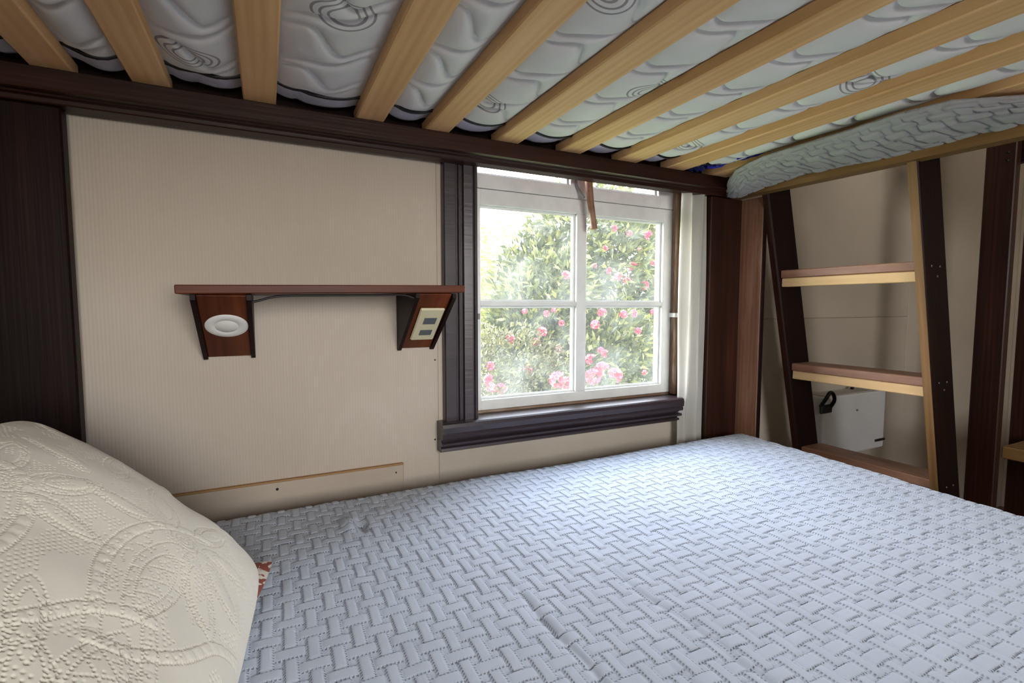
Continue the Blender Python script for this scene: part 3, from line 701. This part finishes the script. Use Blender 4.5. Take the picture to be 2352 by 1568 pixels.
for z, dxs in ((1.21, (-.02, .02)), (1.185, (.005,)), (0.91, (-.02, .02)), (0.89, (.004,)), (0.62, (-.015, .02))):
    for dx in dxs:
        lathe('screw', [(0.003, 0), (0.003, 0.001), (0.001, 0.0015)], Matrix.Translation((lx(z)+dx, -0.5425, z-.01)) @ Matrix.Rotation(math.radians(90), 4, 'X'), M_GREYM, lad, 8)

# ------------------------------------------------------------------ curtain
nz_, nw_ = 60, 70
zz = np.linspace(0.46, 1.80, nz_); ww_ = np.linspace(0, 1, nw_); ZZ, WW = np.meshgrid(zz, ww_, indexing='ij')
cx = 1.158+0.106*WW+0.004*np.sin(ZZ*3+WW*4)*(1-WW)
cyv = -0.0405+0.0085*np.sin(WW*2*math.pi*2.3+0.8+0.6*np.sin(ZZ*2.4))+0.003*np.sin(ZZ*7+WW*9)
P = np.stack([cx, np.clip(cyv, -0.052, -0.0285), ZZ], -1)
cur = thing('curtain', 'white cotton curtain hanging between the window and the bunk post', 'curtain', (1.23, -0.04, 0.46))
grid_obj('curtain_cloth', P, M_CURTAIN, cur)
tube('curtain_rod', [(0.36, -0.040, 1.800), (1.33, -0.040, 1.800)], 0.006, M_GREYM, cur, 10, False)

# ------------------------------------------------------------------ wall shelf with lamp and sockets
sh = thing('wall_shelf', 'red-brown varnished wall shelf on two slanted box brackets', 'shelf', (0.12, 0.0, 1.0))
ang = math.atan2(0.0085, 0.525)
board('shelf_board', (-0.139, -0.0955, 1.1285), (0.386, -0.0955, 1.1370), 0.189, 0.0155, (0, 1, 0), M_RED, sh, 0.0015)
def bracket(x0, x1, zt, zb):
    br = thing_part('bracket', sh, ((x0+x1)/2, 0, zb)); D = 0.178
    for xa, xb in ((x0, x0+.008), (x1-.008, x1)):
        vs = [(x, y, z) for x in (xa, xb) for (y, z) in ((-0.0008, zt), (-D, zt), (-D, zt-.010), (-.010, zb), (-0.0008, zb))]
        o = mesh_obj('side_board', vs, [(0, 1, 2, 3, 4), (9, 8, 7, 6, 5), (0, 5, 6, 1), (1, 6, 7, 2), (2, 7, 8, 3), (3, 8, 9, 4), (4, 9, 5, 0)], M_DARK, br)
    p0, p1 = Vector(((x0+x1)/2, -D+.006, zt-.002)), Vector(((x0+x1)/2, -.006, zb+.005))
    dirv = (p1-p0).normalized(); nrm = Vector((1, 0, 0)).cross(dirv)
    if nrm.y > 0: nrm = -nrm
    c = (p0+p1)/2+nrm*-.001
    board('slanted_panel', p0-nrm*.004, p1-nrm*.004, x1-x0-.0165, 0.009, (1, 0, 0), M_RED, br, 0.001)
    M = Matrix((Vector((1, 0, 0)), nrm.cross(Vector((1, 0, 0))), nrm)).transposed().to_4x4()
    return br, (p0, p1, nrm, M)
b1, (p0, p1, nrm, M) = bracket(-0.119, -0.024, 1.1205, 0.990)
c = p0.lerp(p1, 0.45)+nrm*0.0006+Vector((0.002, 0, 0)); M.translation = c
lp = lathe('lamp', [(0.001, 0.0), (0.0365, 0.0), (0.0372, 0.0012), (0.0360, 0.0022), (0.0205, 0.0026), (0.0200, 0.0021), (0.0195, 0.0026), (0.001, 0.0028)], M, M_LAMP, b1, 48)
tag(lp, 'round white downlight')
b2, (p0, p1, nrm, M) = bracket(0.281, 0.370, 1.1270, 0.993)
def on_panel(a, s, h=0.0): return p0.lerp(p1, s)+Vector((a, 0, 0))+nrm*h
pc = on_panel(0.004, 0.50, 0.0035)
pd = (p1-p0).normalized()
sp_ = board('socket_plate', on_panel(0.004, 0.21, .004), on_panel(0.004, 0.79, .004), 0.056, 0.007, (1, 0, 0), M_BONE, b2, 0.003); tag(sp_, 'ivory plastic double socket plate')
for s0, s1 in ((0.36, 0.475), (0.585, 0.685)):
    board('socket_opening', on_panel(0.006, s0, .0075), on_panel(0.006, s1, .0075), 0.029, 0.0015, (1, 0, 0), M_GREYP, b2, 0.0005)
tube('cable', [(-0.024, -0.165, 1.1075), (-0.012, -.165, 1.1100), (0.010, -.165, 1.1165), (0.04, -.165, 1.1195), (0.12, -.165, 1.1212), (0.20, -.165, 1.1222), (0.25, -.165, 1.1235), (0.268, -.165, 1.121), (0.281, -.165, 1.1165)], 0.0022, M_BLACK, sh, 6)

# ------------------------------------------------------------------ heater box on the back wall
ht = thing('wall_heater', 'white box heater with black handle on the wall behind the ladder', 'heater', (2.0, -0.05, 0.53))
box('housing', (1.822, -0.092, 0.532), (2.226, -0.0005, 0.764), M_HEATER, ht, 0.006, segs=2)
box('top_grille', (1.85, -0.080, 0.7642), (2.15, -0.020, 0.7662), plain('beige_grille', (0.4, 0.37, 0.33), 0.6), ht, 0.0005)
hp = [(1.800, -.094, .735), (1.800, -.112, .765), (1.812, -.118, .788), (1.832, -.118, .782), (1.850, -.112, .755), (1.852, -.094, .722)]
tube('handle', hp, 0.0065, M_BLACK, ht, 8)
box('handle_base', (1.793, -.104, .708), (1.857, -.0925, .740), M_BLACK, ht, 0.004)
tube('cable', [(2.10, -.03, .768), (2.14, -.03, .790), (2.20, -.035, .772), (2.255, -.05, .772), (2.262, -.06, .755), (2.262, -.06, .725)], 0.006, M_BLACK, ht, 8)
box('latch', (2.16, -.098, .560), (2.226, -.0925, .570), M_BLACK, ht, 0.002)
lathe('knob', [(0.004, 0), (0.004, .003), (.002, .004)], Matrix.Translation((2.03, -.0925, .700)) @ Matrix.Rotation(math.radians(90), 4, 'X'), M_GREYM, ht, 12)

# ------------------------------------------------------------------ second bunk across the passage
sb = thing('bunk_bed', 'dark wooden bunk bed standing across the passage beyond the ladder', 'bunk bed', (2.5, -1.2, 0))
box('post', (2.12, -0.472, 0), (2.155, -0.396, 1.90), M_RAIL, sb, 0.003)
box('post', (2.425, -0.462, 0), (2.51, -0.400, 1.90), M_RAIL, sb, 0.003)
box('post', (2.12, -2.10, 0), (2.155, -2.02, 1.90), M_DARK, sb, 0.003)
box('upper_rail', (2.157, -2.02, 1.555), (2.190, -0.40, 1.70), M_DARK, sb, 0.003)
box('lower_rail', (2.157, -2.02, 0.60), (2.19, -0.473, 0.640), M_OLIVE, sb, 0.003)
box('bed_board', (2.191, -2.02, 0.620), (2.95, -0.473, 0.640), M_OLIVE, sb, 0.003)
for z in (1.585, 1.56):
    lathe('bolt', [(0.004, 0), (0.004, 0.002), (0.002, 0.003)], Matrix.Translation((2.1195, -0.452, z)) @ Matrix.Rotation(math.radians(-90), 4, 'Y'), M_BLACK, sb, 10)

# ------------------------------------------------------------------ garden
struct(box('ground', (-14, 0.14, -0.62), (26, 40, -0.55), M_GRASS, bevel=0))
def leaves(name, C, N, L, W, mat, parent, fold=0.25):
    """diamond leaves: centres C (k,3), outward dirs N (k,3)"""
    k = len(C); r = rng.normal(size=(k, 3)); D = N+0.75*r; D /= np.linalg.norm(D, axis=1, keepdims=True)
    S = np.cross(D, rng.normal(size=(k, 3))); S /= np.linalg.norm(S, axis=1, keepdims=True); Nn = np.cross(D, S)
    l = (L*rng.uniform(.7, 1.25, k))[:, None]; w = (W*rng.uniform(.7, 1.2, k))[:, None]
    base = C; tip = C+D*l-np.array([0, 0, 1])*l*.12; mid = C+D*l*.45
    v = np.stack([base, mid+S*w+Nn*w*fold, tip, mid-S*w+Nn*w*fold], 1).reshape(-1, 3)
    i = np.arange(k)*4; f = np.concatenate([np.stack([i, i+1, i+2], -1), np.stack([i, i+2, i+3], -1)])
    # keep the two halves of one leaf together as an island
    o = mesh_obj(name, v, f, mat, parent); o['kind'] = 'stuff'; return o
fb = bmesh.new()
for k in range(15):
    a = k*2.399; zc = 1-1.25*(k+.5)/15; rr = math.sqrt(max(0, 1-zc*zc)); n_ = Vector((rr*math.cos(a), rr*math.sin(a), zc)); t1 = n_.orthogonal().normalized(); t2 = n_.cross(t1)
    c0 = fb.verts.new(n_*0.55)
    ring = []
    for q_ in range(10):
        w_ = 0.46 if q_ % 2 == 0 else 0.30
        ring.append(fb.verts.new(n_*(0.98 if q_ % 2 == 0 else 0.9)+(t1*math.cos(q_*math.pi/5)+t2*math.sin(q_*math.pi/5))*w_))
    for q_ in range(10): fb.faces.new((c0, ring[q_], ring[(q_+1) % 10]))
FL = bpy.data.meshes.new('flower'); fb.to_mesh(FL); fb.free(); FL.materials.append(M_PETAL)
def bush(name, label, cat, blobs, nleaf, L, W, mat, flowers, group=None, fsize=0.07):
    x0 = np.mean([b[0] for b in blobs]); y0 = np.mean([b[1] for b in blobs]); zg = -0.55
    t = thing(name, label, cat, (x0, y0, zg), group)
    Cs, Ns = [], []; tot = sum(b[3]*b[5] for b in blobs)
    for (x, y, z, rx, ry, rz) in blobs:
        k = int(nleaf*rx*rz/tot); d = rng.normal(size=(k, 3)); d /= np.linalg.norm(d, axis=1, keepdims=True)
        rad = (rng.uniform(0.55, 1.04, k)**0.6)[:, None]*(1+0.10*np.sin(d[:, :1]*9+x)*np.sin(d[:, 2:]*8+y))
        Cs.append(np.array((x, y, z))+d*rad*np.array((rx, ry, rz))); Ns.append(d+np.array([0, -.25, .45]))
    C, N = np.concatenate(Cs), np.concatenate(Ns); m = C[:, 2] > zg+.03; C, N = C[m], N[m]
    leaves('foliage', C, N, L, W, mat, t)
    for k, (x, y, z, rx, ry, rz) in enumerate(blobs):
        tube('branch', [(x0+0.1*(k-1), y0, zg), (x0*.5+x*.5, y, (zg+z)/2), (x, y, z)], lambda s: 0.035*(1-.6*s), M_BARK, t, 6)
    for (fx, fy, fz, s) in flowers:
        o = bpy.data.objects.new('flower', FL); COL.objects.link(o); o.location = (fx, fy, fz); o.scale = (s*fsize,)*3
        o.rotation_euler = (math.radians(65+random.uniform(-25, 25)), random.uniform(-.4, .4), random.uniform(0, 6)); attach(o, t)
    return t
def ray_at(px, py, y):
    d = FWD+RGT*((px-1176)/1140.4)-UPV*((py-784)/1140.4); k = (y+1.2)/d.y
    return (d.x*k, y, 1.1+d.z*k)
def fl(lst, y): return [(*ray_at(a, b, y+random.uniform(-.06, .02)), s) for a, b, s in lst]
big = fl([(1410, 525, .8), (1490, 540, 1.0), (1445, 535, .7), (1455, 612, 1.1), (1420, 635, 1.0), (1400, 622, .8), (1440, 645, .9), (1480, 655, 1.1), (1500, 605, .7), (1390, 570, .6), (1365, 610, .6), (1470, 575, .6)], 3.35)
low_r = fl([(1383, 718, 1.0), (1367, 745, 1.0), (1432, 722, .9), (1455, 720, .9), (1500, 718, .8), (1465, 760, .8), (1380, 805, .8), (1390, 812, .9), (1357, 825, 1.2), (1480, 855, .6)], 2.75)
near = fl([(1280, 872, 1.6), (1300, 880, 1.3), (1362, 865, 1.5), (1383, 848, 1.4), (1412, 862, 1.5)], 2.2)
mid_l = fl([(1245, 762, 1.1), (1172, 778, 1.0), (1232, 785, .9), (1282, 802, .8), (1212, 850, 1.0), (1255, 720, .7), (1300, 632, 1.0), (1270, 835, .7), (1205, 715, .6), (1290, 742, .7), (1272, 712, .6)], 2.95)
corner = fl([(1125, 840, .9), (1123, 872, 1.1), (1150, 892, 1.1), (1128, 890, 1.0)], 2.5)
bush('rhododendron_bush', 'tall pink-flowered rhododendron filling the upper right panes', 'bush', [(3.75, 4.0, 1.55, 0.95, .7, 1.1), (3.1, 4.1, 1.05, .7, .6, .95), (4.5, 4.2, 1.3, .8, .6, 1.2)], 17000, 0.125, 0.024, M_LEAF, big, 'garden shrubs outside the window', 0.05)
bush('rhododendron_bush', 'darker pink-flowered rhododendron behind the lower right panes', 'bush', [(3.45, 3.35, .42, .75, .55, .72), (3.0, 3.2, .25, .5, .45, .55)], 9500, 0.10, 0.019, M_LEAF, low_r+near[2:], 'garden shrubs outside the window', 0.045)
bush('rhododendron_bush', 'round rhododendron with bright pink blooms by the middle of the window', 'bush', [(2.65, 3.55, .75, .55, .5, .72), (2.9, 3.6, 1.2, .45, .45, .5)], 9000, 0.105, 0.019, M_LEAF, mid_l, 'garden shrubs outside the window', 0.045)
bush('twiggy_shrub', 'low grey-green twiggy shrub in the lower left panes', 'bush', [(2.0, 3.0, .30, .65, .5, .62), (1.6, 2.9, .2, .5, .45, .55), (2.4, 2.85, .15, .4, .4, .5)], 16000, 0.055, 0.010, M_LEAF2, corner+near[:2], 'garden shrubs outside the window', 0.042)
def tree(name, label, x, y, zt, rx, rz, n):
    t = thing(name, label, 'tree', (x, y, -0.55), 'pale trees beyond the garden')
    tube('trunk', [(x, y, -.55), (x+.05, y, .6), (x-.05, y, zt-rz*.4)], lambda s: .07*(1-.7*s), M_BARK, t, 8)
    d = rng.normal(size=(n, 3)); d /= np.linalg.norm(d, axis=1, keepdims=True); rad = rng.uniform(.15, 1.05, n)[:, None]**.5
    cl = np.floor(rng.uniform(0, 16, n)).astype(int); cc = rng.normal(size=(16, 3))*.55
    C = np.array((x, y, zt-rz))+(cc[cl]*.6+d*rad*.6)*np.array((rx, rx*.8, rz))
    leaves('foliage', C, d+np.array([0, 0, -.3]), 0.13, 0.022, M_LEAF3, t)
tree('garden_tree', 'pale yellow-green tree at the left edge of the window view', 3.4, 7.4, 2.55, .9, 1.3, 3200)
tree('garden_tree', 'pale feathery tree in the middle distance behind the round rhododendron', 4.7, 8.2, 2.6, 1.1, 1.4, 3400)
tree('garden_tree', 'pale tree just behind the twiggy shrub', 2.75, 6.4, 2.0, .8, 1.2, 2800)
